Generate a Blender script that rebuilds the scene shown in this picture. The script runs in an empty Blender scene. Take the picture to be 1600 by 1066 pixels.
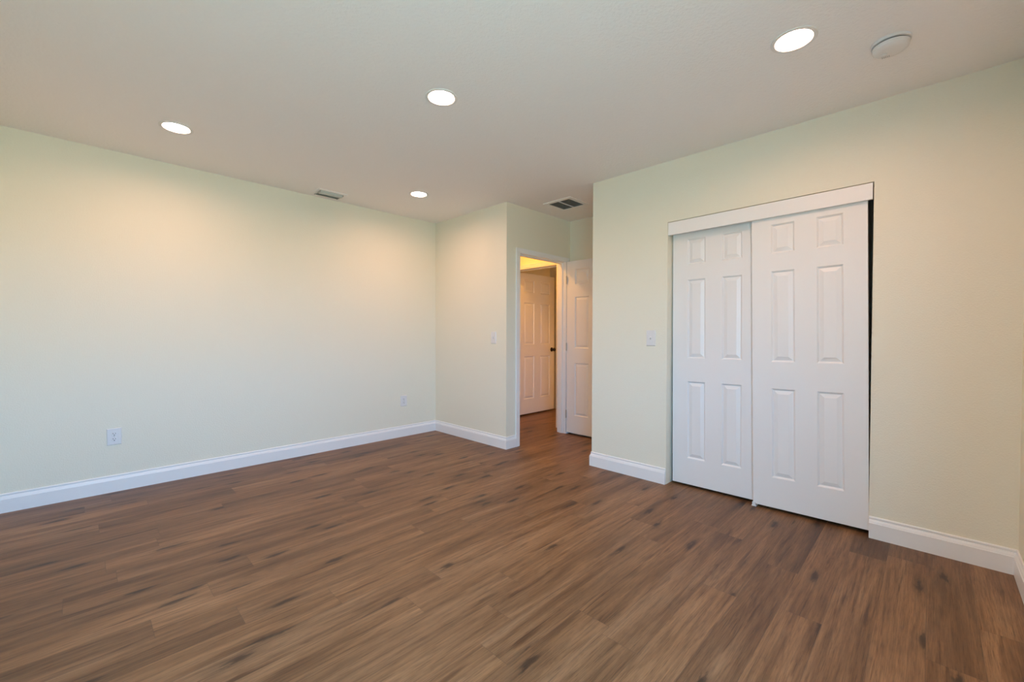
import bpy, bmesh, math
from mathutils import Matrix, Vector

C = bpy.context.scene.collection
sc = bpy.context.scene

# ------------------------------------------------------------------ camera
F_PX, YAW, PITCH, ROLL, CAM_Z = 665.74, math.radians(44.533), math.radians(0.900), math.radians(0.150), 1.1662
cam_data = bpy.data.cameras.new('camera')
cam_data.sensor_width = 36.0
cam_data.sensor_fit = 'HORIZONTAL'
cam_data.lens = 36.0 * F_PX / 1600.0
cam_data.clip_start = 0.02
cam = bpy.data.objects.new('camera', cam_data)
C.objects.link(cam)
fw = Vector((math.cos(YAW) * math.cos(PITCH), math.sin(YAW) * math.cos(PITCH), -math.sin(PITCH)))
rt = Vector((math.sin(YAW), -math.cos(YAW), 0))
up = rt.cross(fw)
r2 = rt * math.cos(ROLL) + up * math.sin(ROLL)
u2 = up * math.cos(ROLL) - rt * math.sin(ROLL)
m = Matrix((r2, u2, -fw)).transposed().to_4x4()
m.translation = (0, 0, CAM_Z)
cam.matrix_world = m
sc.camera = cam

# ------------------------------------------------------------------ light settings
SKY_COLOR = (0.18, 0.56, 1.0)
SKY_STRENGTH = 27.5
GROUND_COLOR = (0.74, 1.0, 0.95)
GROUND_STRENGTH = 11.8
LAMP_COLOR = (1.0, 0.56, 0.39)
LAMP_STRENGTH = 216.0
HALL_COLOR = (1.0, 0.44, 0.085)
HALL_STRENGTH = 400.0
world = bpy.data.worlds.new('world')
sc.world = world
world.use_nodes = True
wt = world.node_tree
bg = wt.nodes['Background']
tc = wt.nodes.new('ShaderNodeTexCoord')
sep_ = wt.nodes.new('ShaderNodeSeparateXYZ')
wt.links.new(tc.outputs['Generated'], sep_.inputs[0])
hz = wt.nodes.new('ShaderNodeMapRange')              # daylight sky above the horizon, lit ground below it
hz.inputs['From Min'].default_value = -0.03
hz.inputs['From Max'].default_value = 0.06
wt.links.new(sep_.outputs[2], hz.inputs['Value'])
mx = wt.nodes.new('ShaderNodeMix')
mx.data_type = 'RGBA'
wt.links.new(hz.outputs[0], mx.inputs[0])
mx.inputs[6].default_value = (*[c * GROUND_STRENGTH for c in GROUND_COLOR], 1)
mx.inputs[7].default_value = (*[c * SKY_STRENGTH for c in SKY_COLOR], 1)
wt.links.new(mx.outputs[2], bg.inputs['Color'])
nr = wt.nodes.new('ShaderNodeMapRange')              # unseen ground dimmed towards straight down, keeps the ceiling by the window darker
nr.inputs['From Min'].default_value = -0.75
nr.inputs['From Max'].default_value = -0.15
nr.inputs['To Min'].default_value = 0.35
nr.inputs['To Max'].default_value = 1.0
wt.links.new(sep_.outputs[2], nr.inputs['Value'])
wt.links.new(nr.outputs[0], bg.inputs['Strength'])
sc.view_settings.view_transform = 'Standard'
sc.view_settings.look = 'None'
sc.view_settings.gamma = 1.0
sc.view_settings.use_curve_mapping = False
sc.view_settings.exposure = 0.0
sc.cycles.max_bounces = 16
sc.cycles.diffuse_bounces = 10
sc.cycles.sample_clamp_indirect = 6.0

# ------------------------------------------------------------------ room dimensions
H = 2.5
YA, XB, YD, XC, YC, YF, XW = 4.278, 3.030, 3.061, 3.194, 2.143, -0.316, -0.46
XE = 4.09            # alcove wall behind the open door
TH = 0.115
DX0, DX1, DZ = 3.222, 4.0, 2.008          # entry doorway
FY0, FY1, FX0, FX1, FZ = 3.34, 4.15, 4.19, 4.33, 2.035   # doorway across the hall
CY0, CY1 = 0.2435, 1.459                    # closet opening
WX0, WX1, WZ0, WZ1 = -0.41, 0.90, 0.75, 2.05  # window behind the camera

portal = bpy.data.lights.new('window_daylight', 'AREA')
portal.shape = 'RECTANGLE'
portal.size, portal.size_y = WX1 - WX0, WZ1 - WZ0
portal.cycles.is_portal = True
po = bpy.data.objects.new('window_daylight', portal)
C.objects.link(po)
po.location = ((WX0 + WX1) / 2, YF - TH - 0.01, (WZ0 + WZ1) / 2)
po.rotation_euler = (math.radians(90), 0, 0)          # faces +y, into the room

# ------------------------------------------------------------------ node helpers
def new_mat(name):
    mt = bpy.data.materials.new(name)
    mt.use_nodes = True
    nt = mt.node_tree
    return mt, nt, nt.nodes['Principled BSDF']

def N(nt, kind, **kw):
    n = nt.nodes.new(kind)
    for k, v in kw.items():
        if k in n.inputs.keys() if hasattr(n.inputs, 'keys') else False:
            n.inputs[k].default_value = v
        else:
            setattr(n, k, v)
    return n

def math_node(nt, op, a, b=None, c=None):
    n = nt.nodes.new('ShaderNodeMath')
    n.operation = op
    for i, v in enumerate((a, b, c)):
        if v is None:
            continue
        if isinstance(v, (int, float)):
            n.inputs[i].default_value = v
        else:
            nt.links.new(v, n.inputs[i])
    return n.outputs[0]

def painted(name, color, rough, bump_scale=0, bump_dist=0.0, bump_strength=0.3, spec=0.5, detail=2.0):
    mt, nt, b = new_mat(name)
    b.inputs['Base Color'].default_value = (*color, 1)
    b.inputs['Roughness'].default_value = rough
    b.inputs['Specular IOR Level'].default_value = spec
    g = nt.nodes.new('ShaderNodeNewGeometry')
    if bump_scale:
        n = N(nt, 'ShaderNodeTexNoise', Scale=bump_scale, Detail=detail, Roughness=0.5)
        nt.links.new(g.outputs['Position'], n.inputs['Vector'])
        bp = N(nt, 'ShaderNodeBump', Strength=bump_strength, Distance=bump_dist)
        nt.links.new(n.outputs['Fac'], bp.inputs['Height'])
        nt.links.new(bp.outputs['Normal'], b.inputs['Normal'])
    return mt

M_WALL = painted('cream_wall_paint', (0.80, 0.775, 0.655), 0.75, 130, 0.004, 0.35, 0.3)
M_CEIL = painted('white_ceiling_paint', (0.87, 0.855, 0.85), 0.85, 75, 0.006, 0.45, 0.2, 3.0)
M_TRIM = painted('white_trim_paint', (0.83, 0.83, 0.83), 0.35, 40, 0.0005, 0.1)
M_DOOR = painted('white_door_paint', (0.81, 0.805, 0.80), 0.38, 220, 0.0006, 0.15)
M_PLATE = painted('white_plastic', (0.74, 0.74, 0.74), 0.35)
M_RING = painted('white_ring_paint', (0.78, 0.77, 0.75), 0.6)
M_DARKSLOT = painted('dark_slot', (0.02, 0.02, 0.02), 0.6)
M_BRONZE = painted('oil_rubbed_bronze', (0.05, 0.035, 0.025), 0.35)
M_BRONZE.node_tree.nodes['Principled BSDF'].inputs['Metallic'].default_value = 0.8
M_NICKEL = painted('satin_nickel', (0.45, 0.42, 0.38), 0.35)
M_NICKEL.node_tree.nodes['Principled BSDF'].inputs['Metallic'].default_value = 0.9
M_REG = painted('grey_register_metal', (0.52, 0.56, 0.53), 0.45)
M_GRILLE = painted('grey_grille_metal', (0.45, 0.45, 0.44), 0.5)
M_DUCT_SHADE = painted('duct_shade', (0.12, 0.12, 0.12), 0.8)  # dark colour stands in for the shade inside the ducts

def emission(name, color, strength):
    mt = bpy.data.materials.new(name)
    mt.use_nodes = True
    nt = mt.node_tree
    nt.nodes.clear()
    e = nt.nodes.new('ShaderNodeEmission')
    e.inputs['Color'].default_value = (*color, 1)
    e.inputs['Strength'].default_value = strength
    o = nt.nodes.new('ShaderNodeOutputMaterial')
    nt.links.new(e.outputs[0], o.inputs['Surface'])
    return mt
M_LENS = emission('glowing_lens', LAMP_COLOR, LAMP_STRENGTH)
M_LENS_HALL = emission('glowing_hall_lens', HALL_COLOR, HALL_STRENGTH)

def make_floor_mat():
    mt, nt, b = new_mat('brown_oak_vinyl_plank')
    L = nt.links
    W, LEN = 0.150, 1.22
    pos = nt.nodes.new('ShaderNodeNewGeometry').outputs['Position']
    sep = nt.nodes.new('ShaderNodeSeparateXYZ')
    L.new(pos, sep.inputs[0])
    x, y = sep.outputs[0], sep.outputs[1]
    ry = math_node(nt, 'DIVIDE', math_node(nt, 'ADD', y, 10.0 + 0.05), W)
    row = math_node(nt, 'FLOOR', ry)
    fy = math_node(nt, 'FRACT', ry)
    wn = N(nt, 'ShaderNodeTexWhiteNoise', noise_dimensions='1D')
    L.new(row, wn.inputs['W'])
    off = wn.outputs['Value']
    rx = math_node(nt, 'ADD', math_node(nt, 'DIVIDE', math_node(nt, 'ADD', x, 10.0), LEN), off)
    col = math_node(nt, 'FLOOR', rx)
    fx = math_node(nt, 'FRACT', rx)
    idv = nt.nodes.new('ShaderNodeCombineXYZ')
    L.new(row, idv.inputs[0]); L.new(col, idv.inputs[1])
    wn2 = N(nt, 'ShaderNodeTexWhiteNoise', noise_dimensions='2D')
    L.new(idv.outputs[0], wn2.inputs['Vector'])
    rnd = wn2.outputs['Value']
    rid = math_node(nt, 'MULTIPLY', rnd, 37.0)

    def stretched(sx, sy):
        c = nt.nodes.new('ShaderNodeCombineXYZ')
        L.new(math_node(nt, 'MULTIPLY', x, sx), c.inputs[0])
        L.new(math_node(nt, 'MULTIPLY', y, sy), c.inputs[1])
        L.new(rid, c.inputs[2])
        return c.outputs[0]

    def noise(vec, scale=1.0, detail=4.0, rough=0.55, dist=0.0):
        n = N(nt, 'ShaderNodeTexNoise', Scale=scale, Detail=detail, Roughness=rough, Distortion=dist)
        L.new(vec, n.inputs['Vector'])
        return n.outputs['Fac']

    def ramp(fac, stops):
        r = nt.nodes.new('ShaderNodeValToRGB')
        els = r.color_ramp.elements
        while len(els) < len(stops):
            els.new(0.5)
        for e, (p, c) in zip(els, stops):
            e.position = p
            e.color = (*c, 1) if len(c) == 3 else c
        L.new(fac, r.inputs[0])
        return r.outputs['Color']

    def mix(kind, fac, a, bb):
        n = nt.nodes.new('ShaderNodeMix')
        n.data_type = 'RGBA'
        n.blend_type = kind
        for s, v in ((n.inputs[0], fac), (n.inputs[6], a), (n.inputs[7], bb)):
            if hasattr(v, 'is_linked') or hasattr(v, 'links'):
                L.new(v, s)
            elif isinstance(v, (int, float)):
                s.default_value = v
            else:
                s.default_value = (*v, 1)
        return n.outputs[2]

    broad = noise(stretched(0.9, 8.0), 1.0, 3.0, 0.55, 0.5)         # long soft bands
    base = ramp(broad, [(0.30, (0.122, 0.056, 0.022)), (0.45, (0.194, 0.096, 0.040)), (0.58, (0.248, 0.129, 0.058)), (0.74, (0.312, 0.176, 0.086))])
    fine = noise(stretched(5.5, 210.0), 1.0, 8.0, 0.75, 0.2)         # fine fibre
    fine_c = ramp(fine, [(0.30, (0.50, 0.47, 0.45)), (0.50, (0.98, 0.98, 0.98)), (0.72, (1.38, 1.38, 1.38))])
    colr = mix('MULTIPLY', 0.80, base, fine_c)
    mid = noise(stretched(2.4, 55.0), 1.0, 4.0, 0.6, 0.4)            # wider fibre bundles
    mid_c = ramp(mid, [(0.32, (0.66, 0.63, 0.61)), (0.52, (1.0, 1.0, 1.0)), (0.72, (1.22, 1.22, 1.22))])
    colr = mix('MULTIPLY', 0.75, colr, mid_c)
    # cathedral figure: contour lines of a long soft field
    fig = noise(stretched(0.75, 7.5), 1.0, 1.5, 0.45, 0.3)
    ring_ = math_node(nt, 'SINE', math_node(nt, 'MULTIPLY', fig, 95.0))
    ring_c = ramp(math_node(nt, 'MULTIPLY_ADD', ring_, 0.5, 0.5), [(0.0, (0.78, 0.76, 0.74)), (0.4, (1.0, 1.0, 1.0)), (1.0, (1.06, 1.06, 1.06))])
    colr = mix('MULTIPLY', 0.45, colr, ring_c)
    # dark mineral streaks
    pores = noise(stretched(15.0, 300.0), 1.0, 3.0, 0.65)
    pores_c = ramp(pores, [(0.34, (0.60, 0.56, 0.53)), (0.46, (1, 1, 1)), (0.70, (1.10, 1.10, 1.10))])
    colr = mix('MULTIPLY', 0.7, colr, pores_c)
    s2 = noise(stretched(1.6, 75.0), 1.0, 5.0, 0.68, 0.9)
    s2c = ramp(s2, [(0.60, (1, 1, 1)), (0.66, (0.58, 0.51, 0.45)), (0.73, (0.34, 0.27, 0.22))])
    colr = mix('MULTIPLY', 0.85, colr, s2c)
    st = noise(stretched(2.0, 30.0), 1.0, 4.0, 0.6, 0.7)
    stc = ramp(st, [(0.585, (1, 1, 1)), (0.66, (0.64, 0.58, 0.52)), (0.74, (0.34, 0.27, 0.22))])
    colr = mix('MULTIPLY', 0.9, colr, stc)
    # knots
    vo = N(nt, 'ShaderNodeTexVoronoi', feature='F1', voronoi_dimensions='2D', Scale=1.0, Randomness=1.0)
    warp = noise(stretched(10.0, 50.0), 1.0, 4.0, 0.68)
    kc = nt.nodes.new('ShaderNodeCombineXYZ')
    L.new(math_node(nt, 'ADD', math_node(nt, 'MULTIPLY_ADD', x, 1.9, rid), math_node(nt, 'MULTIPLY', warp, 0.36)), kc.inputs[0])
    L.new(math_node(nt, 'ADD', math_node(nt, 'MULTIPLY', y, 7.2), math_node(nt, 'MULTIPLY', warp, 0.34)), kc.inputs[1])
    L.new(kc.outputs[0], vo.inputs['Vector'])
    kmask = ramp(vo.outputs['Distance'], [(0.035, (1, 1, 1)), (0.08, (0.80, 0.80, 0.80)), (0.125, (0.26, 0.26, 0.26)), (0.25, (0, 0, 0))])
    vsep = nt.nodes.new('ShaderNodeSeparateColor')
    L.new(vo.outputs['Color'], vsep.inputs[0])
    gate = math_node(nt, 'GREATER_THAN', vsep.outputs[0], 0.58)
    colr = mix('MIX', math_node(nt, 'MULTIPLY', math_node(nt, 'MULTIPLY', kmask, gate), 0.9), colr, (0.026, 0.012, 0.006))
    # plank to plank tone
    tone = ramp(rnd, [(0.0, (0.80, 0.79, 0.79)), (0.5, (0.93, 0.92, 0.91)), (1.0, (1.05, 1.04, 1.02))])
    colr = mix('MULTIPLY', 1.0, colr, tone)
    # seams
    ey = math_node(nt, 'MULTIPLY', math_node(nt, 'MINIMUM', fy, math_node(nt, 'SUBTRACT', 1.0, fy)), W)
    ex = math_node(nt, 'MULTIPLY', math_node(nt, 'MINIMUM', fx, math_node(nt, 'SUBTRACT', 1.0, fx)), LEN)
    ed = math_node(nt, 'MINIMUM', ex, ey)
    seam = math_node(nt, 'LESS_THAN', ed, 0.0010)
    colr = mix('MIX', math_node(nt, 'MULTIPLY', seam, 0.45), colr, (0.05, 0.03, 0.02))
    L.new(colr, b.inputs['Base Color'])
    rr = nt.nodes.new('ShaderNodeMapRange')
    rr.inputs['To Min'].default_value = 0.36
    rr.inputs['To Max'].default_value = 0.52
    L.new(fine, rr.inputs['Value'])
    L.new(rr.outputs[0], b.inputs['Roughness'])
    b.inputs['Specular IOR Level'].default_value = 0.45
    bp = N(nt, 'ShaderNodeBump', Strength=0.25, Distance=0.002)
    L.new(math_node(nt, 'SUBTRACT', fine, math_node(nt, 'MULTIPLY', seam, 0.8)), bp.inputs['Height'])
    L.new(bp.outputs['Normal'], b.inputs['Normal'])
    return mt
M_FLOOR = make_floor_mat()

# ------------------------------------------------------------------ mesh helpers
def box(bm, x0, x1, y0, y1, z0, z1, bevel=0.0):
    vs = [bm.verts.new((x, y, z)) for x in (x0, x1) for y in (y0, y1) for z in (z0, z1)]
    fs = [(0, 1, 3, 2), (4, 6, 7, 5), (0, 4, 5, 1), (2, 3, 7, 6), (0, 2, 6, 4), (1, 5, 7, 3)]
    faces = [bm.faces.new([vs[i] for i in f]) for f in fs]
    if bevel:
        es = list({e for f in faces for e in f.edges})
        bmesh.ops.bevel(bm, geom=es, offset=bevel, segments=2, profile=0.5, affect='EDGES')

def hexa(bm, pts):
    """eight points: bottom ring of four, then the top ring"""
    vs = [bm.verts.new(p) for p in pts]
    for f in ((3, 2, 1, 0), (4, 5, 6, 7), (0, 1, 5, 4), (1, 2, 6, 5), (2, 3, 7, 6), (3, 0, 4, 7)):
        bm.faces.new([vs[i] for i in f])

def outline(bm, pts, axis, a0, a1):
    """wall cut from one outline; pts are (along, z), thickness a0..a1 on the other axis"""
    mk = (lambda u, z, d: (u, d, z)) if axis == 'x' else (lambda u, z, d: (d, u, z))
    f = [bm.verts.new(mk(u, z, a0)) for u, z in pts]
    b = [bm.verts.new(mk(u, z, a1)) for u, z in pts]
    bm.faces.new(f)
    bm.faces.new(list(reversed(b)))
    n = len(pts)
    for i in range(n):
        bm.faces.new((f[i], f[(i + 1) % n], b[(i + 1) % n], b[i]))

def lathe(bm, prof, center, axis='Z', seg=48):
    """prof: list of (radius, height along the axis)"""
    cx, cy, cz = center
    rings = []
    for r, h in prof:
        if r < 1e-6:
            p = {'Z': (cx, cy, cz + h), 'Y': (cx, cy + h, cz), 'X': (cx + h, cy, cz)}[axis]
            rings.append([bm.verts.new(p)])
        else:
            ring = []
            for k in range(seg):
                a = 2 * math.pi * k / seg
                c, s = r * math.cos(a), r * math.sin(a)
                p = {'Z': (cx + c, cy + s, cz + h), 'Y': (cx + c, cy + h, cz + s), 'X': (cx + h, cy + c, cz + s)}[axis]
                ring.append(bm.verts.new(p))
            rings.append(ring)
    for a, b in zip(rings, rings[1:]):
        for k in range(seg):
            if len(a) == 1 and len(b) == 1:
                continue
            if len(a) == 1:
                bm.faces.new((a[0], b[k], b[(k + 1) % seg]))
            elif len(b) == 1:
                bm.faces.new((a[k], a[(k + 1) % seg], b[0]))
            else:
                bm.faces.new((a[k], a[(k + 1) % seg], b[(k + 1) % seg], b[k]))

def obj(name, bm, mat, parent=None, smooth=False):
    bmesh.ops.recalc_face_normals(bm, faces=bm.faces)
    me = bpy.data.meshes.new(name)
    bm.to_mesh(me)
    bm.free()
    me.materials.append(mat)
    if smooth:
        for p in me.polygons:
            p.use_smooth = True
        me.set_sharp_from_angle(angle=math.radians(35))
    o = bpy.data.objects.new(name, me)
    C.objects.link(o)
    if parent:
        o.parent = parent
    return o

def struct(o, label=None):
    o['kind'] = 'structure'
    if label:
        o['label'] = label
    return o

def thing(name, label, cat, loc=(0, 0, 0), group=None):
    o = bpy.data.objects.new(name, None)
    o.empty_display_size = 0.05
    C.objects.link(o)
    o.location = loc
    o['label'] = label
    o['category'] = cat
    if group:
        o['group'] = group
    return o

def dup(root, loc, label):
    r = root.copy()
    C.objects.link(r)
    r.location = loc
    r['label'] = label
    for ch in list(root.children):
        c = ch.copy()
        C.objects.link(c)
        c.parent = r
        for g in list(ch.children):
            d = g.copy()
            C.objects.link(d)
            d.parent = c
    return r

# ------------------------------------------------------------------ floor and walls
bm = bmesh.new()
box(bm, XW - TH, 5.5, YF - TH, 6.2, -0.12, 0.0)
struct(obj('floor', bm, M_FLOOR), 'brown oak plank floor running through to the hall')

bm = bmesh.new()
box(bm, XW - TH, XB, YA, YA + TH, 0, H)
struct(obj('wall_left', bm, M_WALL), 'long bare cream wall with two outlets')

bm = bmesh.new()
hexa(bm, [(XB, YD, 0), (XB + TH, YD + TH, 0), (XB + TH, 6.2, 0), (XB, 6.2, 0), (XB, YD, H), (XB + TH, YD + TH, H), (XB + TH, 6.2, H), (XB, 6.2, H)])
struct(obj('wall_back', bm, M_WALL), 'short cream wall beside the doorway with a light switch')

bm = bmesh.new()
j = 0.018
outline(bm, [(XB, 0), (DX0 - j, 0), (DX0 - j, DZ + j), (DX1 + j, DZ + j), (DX1 + j, 0), (FX0, 0), (FX0, H), (XB, H)], 'x', YD, YD + TH)
for v in bm.verts:                                  # mitred against the short wall
    if v.co.x < XB + 0.01 and v.co.y > YD + 0.01:
        v.co.x = XB + TH
struct(obj('wall_entry', bm, M_WALL), 'cream wall around the entry doorway')

bm = bmesh.new()
box(bm, XE, XE + 0.1, YF - TH, YD, 0, H)
struct(obj('wall_alcove', bm, M_WALL), 'cream wall behind the open door')

bm = bmesh.new()
zl, zr = 2.0335, 2.0455
outline(bm, [(YF, 0), (CY0, 0), (CY0, zr), (CY1, zl), (CY1, 0), (YC, 0), (YC, H), (YF, H)], 'y', XC, XC + TH)
struct(obj('wall_right', bm, M_WALL), 'cream wall with the closet opening')

bm = bmesh.new()
box(bm, XC + TH, XE, YC - TH, YC, 0, H)
struct(obj('wall_closet', bm, M_WALL), 'cream end wall of the closet')

bm = bmesh.new()
box(bm, XW - TH, WX0, YF - TH, YF, 0, H)
box(bm, WX1, XE, YF - TH, YF, 0, H)
box(bm, WX0, WX1, YF - TH, YF, 0, WZ0)
box(bm, WX0, WX1, YF - TH, YF, WZ1, H)
struct(obj('wall_front', bm, M_WALL), 'cream window wall')

bm = bmesh.new()
box(bm, XW - TH, XW, YF, YA, 0, H)
struct(obj('wall_rear', bm, M_WALL), 'cream wall of the room behind the view')

# hall and the room across it
bm = bmesh.new()
outline(bm, [(0.8, 0), (FY0 - j, 0), (FY0 - j, FZ + j), (FY1 + j, FZ + j), (FY1 + j, 0), (6.2, 0), (6.2, H), (0.8, H)], 'y', FX0, FX1)
struct(obj('wall_hall', bm, M_WALL), 'hall wall around the far doorway')
bm = bmesh.new()
box(bm, XB + TH, FX0, 6.08, 6.2, 0, H)
struct(obj('wall_hall_end', bm, M_WALL), 'end wall of the hall')
bm = bmesh.new()
box(bm, FX1, 5.5, 4.31, 4.42, 0, H)
struct(obj('wall_far_left', bm, M_WALL), 'wall of the far room behind its door')
bm = bmesh.new()
box(bm, 5.235, 5.35, 0.8, 4.31, 0, H)
struct(obj('wall_far_back', bm, M_WALL), 'end wall of the far room')
bm = bmesh.new()
box(bm, FX1, 5.235, 0.8, 0.9, 0, H)
struct(obj('wall_far_right', bm, M_WALL), 'side wall of the far room')

# ------------------------------------------------------------------ ceiling with round cut-outs for the cans
CANS = [(0.455, 3.505), (1.445, 1.985), (2.278, 0.460), (2.285, 3.500), (0.455, 0.460)]
HALL_CAN = (3.60, 3.72)
FAR_FILL_CAN = (4.78, 1.30)  # added unseen lamp, evens the warm light on the far door
HOLE = 0.078
bm = bmesh.new()
x0, x1, y0, y1 = XW - TH, 5.5, YF - TH, 6.2
outer = [bm.verts.new(p) for p in ((x0, y0, H), (x1, y0, H), (x1, y1, H), (x0, y1, H))]
es = [bm.edges.new((outer[i], outer[(i + 1) % 4])) for i in range(4)]
rings = []
for cx, cy in CANS + [HALL_CAN, FAR_FILL_CAN]:
    ring = [bm.verts.new((cx + HOLE * math.cos(2 * math.pi * k / 40), cy + HOLE * math.sin(2 * math.pi * k / 40), H)) for k in range(40)]
    es += [bm.edges.new((ring[i], ring[(i + 1) % 40])) for i in range(40)]
    rings.append(ring)
bmesh.ops.triangle_fill(bm, use_beauty=True, use_dissolve=False, edges=es)
top = [bm.verts.new((v.co.x, v.co.y, H + 0.15)) for v in outer]
for i in range(4):
    bm.faces.new((outer[i], outer[(i + 1) % 4], top[(i + 1) % 4], top[i]))
bm.faces.new(top)
for ring in rings:
    up_ = [bm.verts.new((v.co.x, v.co.y, H + 0.06)) for v in ring]
    for i in range(40):
        bm.faces.new((ring[i], ring[(i + 1) % 40], up_[(i + 1) % 40], up_[i]))
    bm.faces.new(up_)
struct(obj('ceiling', bm, M_CEIL), 'white textured ceiling')

# ------------------------------------------------------------------ baseboards
BP = [(0.0, 0.0), (0.015, 0.0), (0.015, 0.0875), (0.0145, 0.0885), (0.0128, 0.0890), (0.0118, 0.0940), (0.0090, 0.1010), (0.0068, 0.1045), (0.0062, 0.1070), (0.0042, 0.1085), (0.0042, 0.1105), (0.0068, 0.1125), (0.0068, 0.1190), (0.0045, 0.1235), (0.0, 0.1235)]
def baseboard(name, path, label):
    """path: floor points of the wall face, the room on the left of the walking direction; corners mitred"""
    n = len(path)
    dirs = [(Vector(path[i + 1]) - Vector(path[i])).normalized() for i in range(n - 1)]
    nors = [Vector((-d.y, d.x)) for d in dirs]
    bm = bmesh.new()
    secs = []
    for i, p in enumerate(path):
        if i == 0:
            off = nors[0]
        elif i == n - 1:
            off = nors[-1]
        else:
            s = nors[i - 1] + nors[i]
            off = s / (s.dot(nors[i]))
        secs.append([bm.verts.new((p[0] + off.x * t, p[1] + off.y * t, z)) for t, z in BP])
    k = len(BP)
    for a, b in zip(secs, secs[1:]):
        for i in range(k):
            bm.faces.new((a[i], a[(i + 1) % k], b[(i + 1) % k], b[i]))
    bm.faces.new(secs[0])
    bm.faces.new(list(reversed(secs[-1])))
    return struct(obj(name, bm, M_TRIM), label)

baseboard('baseboard_left', [(XB, YA), (XW, YA)], 'white baseboard along the long wall')
baseboard('baseboard_back', [(DX0 - 0.0575, YD), (XB, YD), (XB, YA)], 'white baseboard along the short wall and round its corner')
baseboard('baseboard_right', [(XC, CY1 + 0.003), (XC, YC), (XE, YC)], 'white baseboard between closet and wall corner')
baseboard('baseboard_front', [(WX1 + 0.6, YF), (XC, YF), (XC, CY0 - 0.001)], 'white baseboard beyond the closet')
baseboard('baseboard_alcove', [(XE, YC), (XE, YD)], 'white baseboard behind the open door')

# ------------------------------------------------------------------ window behind the camera (unseen; lets in the daylight)
win = thing('window_1', 'white framed window in the window wall', 'window', ((WX0 + WX1) / 2, YF, WZ0))
del win['category']
struct(win)
def at(parent, bm):
    bmesh.ops.translate(bm, verts=bm.verts, vec=-Vector(parent.location))
    return bm
bm = bmesh.new()
fy0, fy1 = YF - 0.09, YF - 0.04
box(bm, WX0, WX0 + 0.045, fy0, fy1, WZ0, WZ1)
box(bm, WX1 - 0.045, WX1, fy0, fy1, WZ0, WZ1)
box(bm, WX0 + 0.045, WX1 - 0.045, fy0, fy1, WZ0, WZ0 + 0.045)
box(bm, WX0 + 0.045, WX1 - 0.045, fy0, fy1, WZ1 - 0.045, WZ1)
box(bm, WX0 + 0.045, WX1 - 0.045, fy0, fy1, (WZ0 + WZ1) / 2 - 0.02, (WZ0 + WZ1) / 2 + 0.02)
obj('window_frame', at(win, bm), M_TRIM, win)
bm = bmesh.new()
box(bm, WX0 - 0.03, WX1 + 0.03, YF, YF + 0.03, WZ0 - 0.025, WZ0, 0.004)
obj('window_sill', at(win, bm), M_TRIM, win)

# ------------------------------------------------------------------ six-panel doors
def panel_door(w, z0, z1, th, panels, both=True):
    """slab in local x (0..w), z, front face at y = 0 looking to -y, back at y = th; panels: (x0, x1, z0, z1)"""
    bm = bmesh.new()
    xs = sorted({0.0, w} | {p[0] for p in panels} | {p[1] for p in panels})
    zs = sorted({z0, z1} | {p[2] for p in panels} | {p[3] for p in panels})
    def face_side(y, s):
        grid = {(i, k): bm.verts.new((xs[i], y, zs[k])) for i in range(len(xs)) for k in range(len(zs))}
        for i in range(len(xs) - 1):
            for k in range(len(zs) - 1):
                cxm, czm = (xs[i] + xs[i + 1]) / 2, (zs[k] + zs[k + 1]) / 2
                ring = [grid[i, k], grid[i + 1, k], grid[i + 1, k + 1], grid[i, k + 1]]
                if s and any(p[0] < cxm < p[1] and p[2] < czm < p[3] for p in panels):
                    a, b, c, d = xs[i], xs[i + 1], zs[k], zs[k + 1]
                    for ins, dep in ((0.0025, 0.0020), (0.0095, 0.0105), (0.0115, 0.0110), (0.0345, 0.0025), (0.0360, 0.0020)):
                        q = [bm.verts.new((px, y + s * dep, pz)) for px, pz in ((a + ins, c + ins), (b - ins, c + ins), (b - ins, d - ins), (a + ins, d - ins))]
                        for j in range(4):
                            bm.faces.new((ring[j], ring[(j + 1) % 4], q[(j + 1) % 4], q[j]))
                        ring = q
                    bm.faces.new(ring)
                else:
                    bm.faces.new(ring)
        return grid
    g0 = face_side(0.0, 1)
    g1 = face_side(th, -1 if both else 0)
    nx, nz = len(xs), len(zs)
    for i in range(nx - 1):
        for k in (0, nz - 1):
            bm.faces.new((g0[i, k], g0[i + 1, k], g1[i + 1, k], g1[i, k]))
    for k in range(nz - 1):
        for i in (0, nx - 1):
            bm.faces.new((g0[i, k], g0[i, k + 1], g1[i, k + 1], g1[i, k]))
    return bm

def six(w, stile, mull, zr_):
    pw = (w - 2 * stile - mull) / 2
    cols = ((stile, stile + pw), (w - stile - pw, w - stile))
    return [(a, b, c, d) for a, b in cols for c, d in zr_]

# sliding closet doors: local x runs along -y of the room; face looks to -x
def place_closet(name, label, xface, y_left_mid, lean_deg, z_mid=1.0):
    w = 0.609
    bm = panel_door(w, 0.018, 1.985, 0.035, six(w, 0.113, 0.116, ((1.702, 1.894), (0.986, 1.586), (0.218, 0.810))), False)
    mw = Matrix.Rotation(math.radians(-90), 4, 'Z')
    bm.transform(mw)                                   # x -> -y, y -> x
    # lean in its own plane about the middle of the left edge
    bmesh.ops.translate(bm, verts=bm.verts, vec=(0, 0, -z_mid))
    bm.transform(Matrix.Rotation(math.radians(-lean_deg), 4, 'X'))
    bmesh.ops.translate(bm, verts=bm.verts, vec=(0, 0, z_mid))
    o = obj(name, bm, M_DOOR)
    o.location = (xface, y_left_mid, 0)
    o['label'] = label
    o['category'] = 'door'
    o['group'] = 'sliding closet doors'
    return o
place_closet('closet_door', 'white six-panel sliding closet door in front, overlapping the other and standing off the jamb', 3.222, 0.868, 0.85)
place_closet('closet_door', 'white six-panel sliding closet door running behind the other, beside the light switch', 3.268, 1.4440, 0.38)

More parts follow.
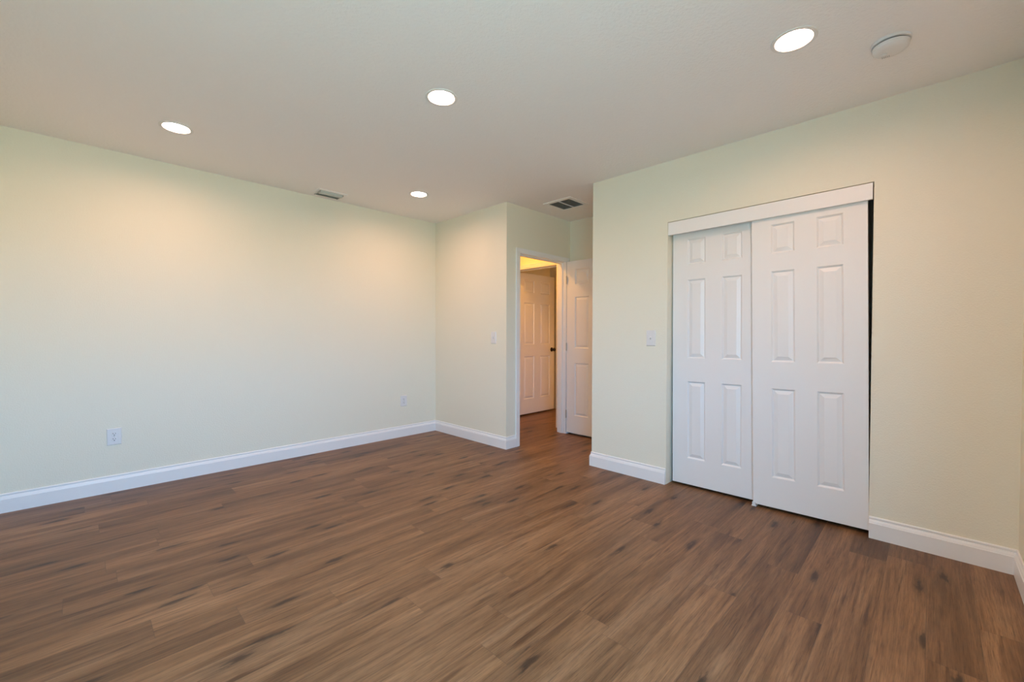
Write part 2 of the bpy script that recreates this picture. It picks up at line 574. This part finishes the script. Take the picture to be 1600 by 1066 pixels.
bm = bmesh.new()
xa, xb = XC + 0.002, XC + 0.020
hexa(bm, [(xa, 0.2490, 1.9475), (xb, 0.2490, 1.9475), (xb, 1.4570, 1.9325), (xa, 1.4570, 1.9325),
          (xa, 0.2490, 2.0410), (xb, 0.2490, 2.0410), (xb, 1.4570, 2.0290), (xa, 1.4570, 2.0290)])
struct(obj('trim_1', bm, M_TRIM), 'white fascia board across the top of the closet opening')

bm = bmesh.new()
box(bm, 3.214, 3.31, 0.832, 0.862, 0.0, 0.006, 0.002)
box(bm, 3.2135, 3.2185, 0.836, 0.858, 0.005, 0.030, 0.002)
box(bm, 3.2595, 3.2655, 0.836, 0.858, 0.005, 0.030, 0.002)
g = obj('floor_guide', bm, M_PLATE)
g['label'] = 'small white plastic floor guide between the sliding closet doors'
g['category'] = 'door guide'

# ------------------------------------------------------------------ entry doorway: jambs, stops, casing
JT = 0.018
def casing_leg(bm, axis, a0, a1, face, sgn, z0, z1, inner_low):
    """flat casing with a stepped outer edge; axis 'x' on a wall facing -y, 'y' on a wall facing -x"""
    w = a1 - a0
    if inner_low:
        cuts = ((0, 0.30, 0.010), (0.30, 0.82, 0.0135), (0.82, 1.0, 0.017))
    else:
        cuts = ((0, 0.18, 0.017), (0.18, 0.70, 0.0135), (0.70, 1.0, 0.010))
    for f0, f1, t in cuts:
        lo, hi = a0 + w * f0, a0 + w * f1
        d0, d1 = sorted((face, face + sgn * t))
        if axis == 'x':
            box(bm, lo, hi, d0, d1, z0, z1)
        else:
            box(bm, d0, d1, lo, hi, z0, z1)

def casing_head(bm, axis, a0, a1, face, sgn, z0, z1):
    h = z1 - z0
    for f0, f1, t in ((0, 0.30, 0.010), (0.30, 0.82, 0.0135), (0.82, 1.0, 0.017)):
        d0, d1 = sorted((face, face + sgn * t))
        if axis == 'x':
            box(bm, a0, a1, d0, d1, z0 + h * f0, z0 + h * f1)
        else:
            box(bm, d0, d1, a0, a1, z0 + h * f0, z0 + h * f1)

fr = thing('trim_2', 'white painted frame of the entry doorway', 'trim', ((DX0 + DX1) / 2, YD, 0))
del fr['category']
struct(fr)
CW = 0.057
bm = bmesh.new()
casing_leg(bm, 'x', DX0 - CW, DX0 - 0.002, YD, -1, 0, DZ + 0.003, False)
casing_leg(bm, 'x', DX1 + 0.002, DX1 + CW, YD, -1, 0, DZ + 0.003, True)
casing_head(bm, 'x', DX0 - CW, DX1 + CW, YD, -1, DZ + 0.003, DZ + 0.052)
obj('casing', at(fr, bm), M_TRIM, fr)
bm = bmesh.new()
box(bm, DX0 - JT, DX0, YD, YD + TH, 0, DZ)
box(bm, DX1, DX1 + JT, YD, YD + TH, 0, DZ)
box(bm, DX0 - JT, DX1 + JT, YD, YD + TH, DZ, DZ + JT)
obj('jamb', at(fr, bm), M_TRIM, fr)
bm = bmesh.new()
box(bm, DX0, DX0 + 0.010, YD + 0.040, YD + 0.075, 0, DZ - 0.010)
box(bm, DX1 - 0.010, DX1, YD + 0.040, YD + 0.075, 0, DZ - 0.010)
box(bm, DX0, DX1, YD + 0.040, YD + 0.075, DZ - 0.010, DZ)
obj('door_stop', at(fr, bm), M_TRIM, fr)
bm = bmesh.new()
box(bm, DX0, DX0 + 0.0015, YD + 0.004, YD + 0.034, 0.89, 0.95)
obj('strike_plate', at(fr, bm), M_NICKEL, fr)

# entry door, swung open flat in front of the alcove wall
def knob(parent, x, y, z, axis, s):
    bm = bmesh.new()
    lathe(bm, [(0.0, 0.0), (0.032, 0.0), (0.032, 0.004 * s), (0.026, 0.010 * s), (0.012, 0.012 * s), (0.011, 0.030 * s),
               (0.020, 0.036 * s), (0.027, 0.046 * s), (0.027, 0.056 * s), (0.020, 0.064 * s), (0.0, 0.067 * s)], (x, y, z), axis, 32)
    return obj('door_knob', at(parent, bm), M_BRONZE, parent, True)

def hinge(parent, x, y, z, leaf=None):
    bm = bmesh.new()
    lathe(bm, [(0, -0.045), (0.0065, -0.045), (0.0065, 0.045), (0, 0.045)], (x, y, z), 'Z', 14)
    lathe(bm, [(0, 0.045), (0.0045, 0.045), (0.0045, 0.049), (0, 0.052)], (x, y, z), 'Z', 14)
    return obj('hinge', at(parent, bm), M_NICKEL, parent, True)

DW = 0.765
d1 = thing('door_1', 'white six-panel entry door standing open in the alcove', 'door', (DX1 + 0.004, YD - 0.02, 0))
del d1['category']
struct(d1)
zz = ((1.742, 1.919), (1.010, 1.600), (0.228, 0.838))
bm = panel_door(DW, 0.024, 2.013, 0.035, six(DW, 0.115, 0.150, zz))
bm.transform(Matrix.Rotation(math.radians(-90), 4, 'Z'))
obj('door_leaf', bm, M_DOOR, d1)
for z in (0.235, 1.02, 1.80):
    hinge(d1, DX1 - 0.004, YD - 0.0215, z)
knob(d1, DX1 + 0.004, YD - 0.02 - DW + 0.065, 0.92, 'X', -1)
knob(d1, DX1 + 0.039, YD - 0.02 - DW + 0.065, 0.92, 'X', 0.7)

# doorway across the hall
fr2 = thing('trim_3', 'white painted frame of the doorway across the hall', 'trim', (FX0, (FY0 + FY1) / 2, 0))
del fr2['category']
struct(fr2)
bm = bmesh.new()
casing_leg(bm, 'y', FY0 - CW, FY0 - 0.002, FX0, -1, 0, FZ + 0.003, False)
casing_leg(bm, 'y', FY1 + 0.002, FY1 + CW, FX0, -1, 0, FZ + 0.003, True)
casing_head(bm, 'y', FY0 - CW, FY1 + CW, FX0, -1, FZ + 0.003, FZ + 0.055)
obj('casing', at(fr2, bm), M_TRIM, fr2)
bm = bmesh.new()
box(bm, FX0, FX1, FY0 - JT, FY0, 0, FZ)
box(bm, FX0, FX1, FY1, FY1 + JT, 0, FZ)
box(bm, FX0, FX1, FY0 - JT, FY1 + JT, FZ, FZ + JT)
obj('jamb', at(fr2, bm), M_TRIM, fr2)
bm = bmesh.new()
box(bm, FX0 + 0.06, FX0 + 0.095, FY0, FY1, FZ - 0.010, FZ)
box(bm, FX0 + 0.06, FX0 + 0.095, FY0, FY0 + 0.010, 0, FZ - 0.010)
box(bm, FX0 + 0.06, FX0 + 0.095, FY1 - 0.010, FY1, 0, FZ - 0.010)
obj('door_stop', at(fr2, bm), M_TRIM, fr2)

DW2 = 0.79
d2 = thing('door_2', 'white six-panel door with a dark knob seen through the entry doorway', 'door', (FX1 + 0.012, 4.138, 0))
del d2['category']
struct(d2)
zz2 = ((1.765, 1.945), (1.020, 1.620), (0.235, 0.850))
bm = panel_door(DW2, 0.022, 2.040, 0.035, six(DW2, 0.108, 0.137, zz2))
obj('door_leaf', bm, M_DOOR, d2)
for z in (0.24, 1.03, 1.82):
    hinge(d2, FX1 + 0.0065, 4.1315, z)
knob(d2, FX1 + 0.012 + DW2 - 0.062, 4.138, 0.935, 'Y', -1)

# ------------------------------------------------------------------ recessed ceiling lights
def make_can(loc, label, lens):
    t = thing('recessed_light', label, 'ceiling light', loc, 'recessed ceiling lights')
    bm = bmesh.new()
    lathe(bm, [(0.0765, 0.0), (0.0900, 0.0), (0.0900, -0.0030), (0.0885, -0.0042), (0.0740, -0.0044), (0.0715, -0.0024), (0.0700, 0.0), (0.0675, 0.012), (0.0755, 0.012), (0.0765, 0.0)], (0, 0, 0), 'Z', 64)
    obj('trim_ring', bm, M_RING, t, True)
    bm = bmesh.new()
    lathe(bm, [(0.0, 0.0085), (0.040, 0.0088), (0.0672, 0.0105), (0.0672, 0.0125), (0.0, 0.0125)], (0, 0, 0), 'Z', 64)
    obj('lens', bm, lens, t)
    return t
can = make_can((*CANS[0], H), 'lit recessed light nearest the long bare wall, away from the supply vent', M_LENS)
dup(can, (*CANS[1], H), 'lit recessed light in the middle of the ceiling')
dup(can, (*CANS[2], H), 'lit recessed light beside the smoke detector, the largest in view')
dup(can, (*CANS[3], H), 'small lit recessed light between the two ceiling vents')
dup(can, (*CANS[4], H), 'lit recessed light overhead near the window wall, out of view')
hc = make_can((*HALL_CAN, H), 'warm recessed light in the hall, out of view beyond the doorway', M_LENS_HALL)
dup(hc, (*FAR_FILL_CAN, H), 'added warm fill light in the room across the hall, out of view')

# ------------------------------------------------------------------ smoke detector
sd = thing('smoke_detector', 'round white smoke detector on the ceiling beside a recessed light', 'smoke detector', (2.600, 0.148, H))
bm = bmesh.new()
lathe(bm, [(0.0, 0.0), (0.071, 0.0), (0.071, -0.010), (0.069, -0.012), (0.0, -0.012)], (0, 0, 0), 'Z', 64)
obj('base_plate', bm, M_PLATE, sd, True)
bm = bmesh.new()
lathe(bm, [(0.0, -0.012), (0.060, -0.012), (0.060, -0.017), (0.0655, -0.0175), (0.0665, -0.024), (0.064, -0.034), (0.057, -0.040), (0.040, -0.0425), (0.0, -0.043)], (0, 0, 0), 'Z', 64)
obj('housing', bm, M_PLATE, sd, True)
bm = bmesh.new()
lathe(bm, [(0.0600, -0.0125), (0.0612, -0.0125), (0.0612, -0.0170), (0.0600, -0.0170)], (0, 0, 0), 'Z', 64)
obj('vent_slot', bm, M_DARKSLOT, sd)
bm = bmesh.new()
lathe(bm, [(0.0, -0.0425), (0.012, -0.0425), (0.012, -0.0455), (0.010, -0.0465), (0.0, -0.0465)], (0.012, 0.024, 0), 'Z', 28)
obj('test_button', bm, M_PLATE, sd, True)
bm = bmesh.new()
for k in range(5):
    box(bm, 0.030, 0.046, 0.006 + k * 0.006, 0.0085 + k * 0.006, -0.0435, -0.0415)
obj('sounder_slots', bm, M_GRILLE, sd)

# ------------------------------------------------------------------ supply vent by the long wall
vx, vy = 1.685, 4.112
sv = thing('supply_vent', 'small grey louvred supply vent on the ceiling beside the long wall', 'air vent', (vx, vy, H))
bm = bmesh.new()
LX, LY, IX, IY = 0.138, 0.108, 0.108, 0.078
for a in ((-LX, LX, -LY, -IY), (-LX, LX, IY, LY), (-LX, -IX, -IY, IY), (IX, LX, -IY, IY)):
    box(bm, *a, -0.006, 0.0)
obj('frame', bm, M_CEIL, sv)
bm = bmesh.new()
box(bm, -IX, IX, -IY, IY, -0.002, 0.0)
obj('duct_backing', bm, M_DUCT_SHADE, sv)  # flat dark sheet painted as duct shade, ceiling is uncut here
def louver(y, ang, w, name, mat):
    bm = bmesh.new()
    prof = []
    for k in range(7):                       # curved blade
        s = k / 6.0
        a = ang * (0.35 + 0.65 * s)
        prof.append((y + math.sin(math.radians(a)) * w * s, -0.003 - math.cos(math.radians(a)) * w * s))
    tk = 0.0012
    lo = [[bm.verts.new((x, py, pz)) for py, pz in prof] for x in (-IX + 0.004, IX - 0.004)]
    hi = [[bm.verts.new((x, py + tk, pz)) for py, pz in prof] for x in (-IX + 0.004, IX - 0.004)]
    for k in range(6):
        bm.faces.new((lo[0][k], lo[0][k + 1], lo[1][k + 1], lo[1][k]))
        bm.faces.new((hi[0][k], hi[0][k + 1], hi[1][k + 1], hi[1][k]))
        for e in (0, 1):
            bm.faces.new((lo[e][k], lo[e][k + 1], hi[e][k + 1], hi[e][k]))
    for k in (0, 6):
        bm.faces.new((lo[0][k], lo[1][k], hi[1][k], hi[0][k]))
    obj(name, bm, mat, sv, True)
louver(-0.070, 42, 0.032, 'louver', M_REG)
louver(-0.034, 42, 0.026, 'louver', M_REG)
louver(0.016, -40, 0.013, 'louver', M_REG)
louver(0.046, -40, 0.013, 'louver', M_REG)
louver(0.070, -40, 0.013, 'louver', M_REG)
for sx in (-1, 1):
    bm = bmesh.new()
    x = sx * (IX - 0.002)
    hexa(bm, [(x - 0.0015, -IY, -0.020), (x + 0.0015, -IY, -0.020), (x + 0.0015, IY, -0.014), (x - 0.0015, IY, -0.014),
              (x - 0.0015, -IY, -0.002), (x + 0.0015, -IY, -0.002), (x + 0.0015, IY, -0.002), (x - 0.0015, IY, -0.002)])
    obj('end_cap', bm, M_GRILLE, sv)

# ------------------------------------------------------------------ return grille in the alcove
rg = thing('return_grille', 'square dark slatted return grille on the ceiling above the entry doorway', 'air vent', (3.503, 2.672, H))
bm = bmesh.new()
L_, I_ = 0.168, 0.128
for a in ((-L_, L_, -L_, -I_), (-L_, L_, I_, L_), (-L_, -I_, -I_, I_), (I_, L_, -I_, I_)):
    box(bm, *a, -0.008, 0.0)
obj('frame', bm, M_TRIM, rg)
bm = bmesh.new()
box(bm, -I_, I_, -I_, I_, -0.0015, 0.0)
obj('duct_backing', bm, M_DUCT_SHADE, rg)  # shade behind the slats, painted as a flat dark sheet
bm = bmesh.new()
for k in range(19):
    x = -I_ + 0.0065 + k * (2 * I_ - 0.013) / 18
    hexa(bm, [(x - 0.005, -I_, -0.0075), (x - 0.004, -I_, -0.0075), (x - 0.004, I_, -0.0075), (x - 0.005, I_, -0.0075),
              (x + 0.002, -I_, -0.0015), (x + 0.003, -I_, -0.0015), (x + 0.003, I_, -0.0015), (x + 0.002, I_, -0.0015)])
obj('slats', bm, M_GRILLE, rg)
bm = bmesh.new()
box(bm, -I_, I_, -0.005, 0.005, -0.009, -0.0015)
obj('center_bar', bm, M_TRIM, rg)

# ------------------------------------------------------------------ outlets and switches
def plate(bm, w, h, t):
    """wall plate in local x, z; back at y = 0, front at y = -t"""
    a, c = w / 2, h / 2
    i = 0.004
    hexa(bm, [(-a, 0, -c), (a, 0, -c), (a, 0, c), (-a, 0, c),
              (-a + i, -t, -c + i), (a - i, -t, -c + i), (a - i, -t, c - i), (-a + i, -t, c - i)])

def make_outlet(loc, label):
    t = thing('wall_outlet', label, 'outlet', loc, 'wall outlets')
    bm = bmesh.new()
    plate(bm, 0.082, 0.122, 0.006)
    obj('cover_plate', bm, M_PLATE, t)
    for zc in (-0.0195, 0.0195):
        bm = bmesh.new()
        lathe(bm, [(0.0, -0.006), (0.0165, -0.006), (0.0165, -0.0078), (0.0158, -0.0082), (0.0, -0.0082)], (0, 0, zc), 'Y', 28)
        f = obj('receptacle', bm, M_PLATE, t)
        bm = bmesh.new()
        box(bm, -0.0078, -0.0052, -0.0087, -0.0080, zc - 0.001, zc + 0.008)
        box(bm, 0.0052, 0.0078, -0.0087, -0.0080, zc, zc + 0.007)
        lathe(bm, [(0.0, -0.0080), (0.0032, -0.0080), (0.0032, -0.0087), (0.0, -0.0087)], (0, 0, zc - 0.0085), 'Y', 12)
        obj('socket_slots', bm, M_DARKSLOT, f)
    bm = bmesh.new()
    lathe(bm, [(0.0, -0.006), (0.003, -0.006), (0.003, -0.0072), (0.0, -0.0075)], (0, 0, 0), 'Y', 12)
    obj('screw', bm, M_NICKEL, t)
    return t
o1 = make_outlet((0.1755, YA, 0.4065), 'white duplex wall outlet nearer the camera, low on the long bare wall')
dup(o1, (2.590, YA, 0.4055), 'white duplex wall outlet low on the long wall close to the room corner')

def make_switch(loc, rotz, label):
    t = thing('light_switch', label, 'light switch', loc, 'light switches')
    t.rotation_euler = (0, 0, rotz)
    bm = bmesh.new()
    plate(bm, 0.078, 0.124, 0.006)
    obj('cover_plate', bm, M_PLATE, t)
    bm = bmesh.new()
    hexa(bm, [(-0.005, -0.005, -0.012), (0.005, -0.005, -0.012), (0.005, -0.005, 0.012), (-0.005, -0.005, 0.012),
              (-0.0042, -0.016, 0.002), (0.0042, -0.016, 0.002), (0.0042, -0.014, 0.010), (-0.0042, -0.014, 0.010)])
    obj('toggle', bm, M_PLATE, t)
    for z in (-0.030, 0.030):
        bm = bmesh.new()
        lathe(bm, [(0.0, -0.006), (0.003, -0.006), (0.003, -0.0072), (0.0, -0.0075)], (0, 0, z), 'Y', 12)
        obj('screw', bm, M_PLATE, t)
    return t
s1 = make_switch((XC, 1.590, 1.139), math.radians(-90), 'white toggle light switch on the wall beside the closet doors')
dup(s1, (XB, 3.248, 1.131), 'white toggle light switch on the short wall beside the entry doorway')
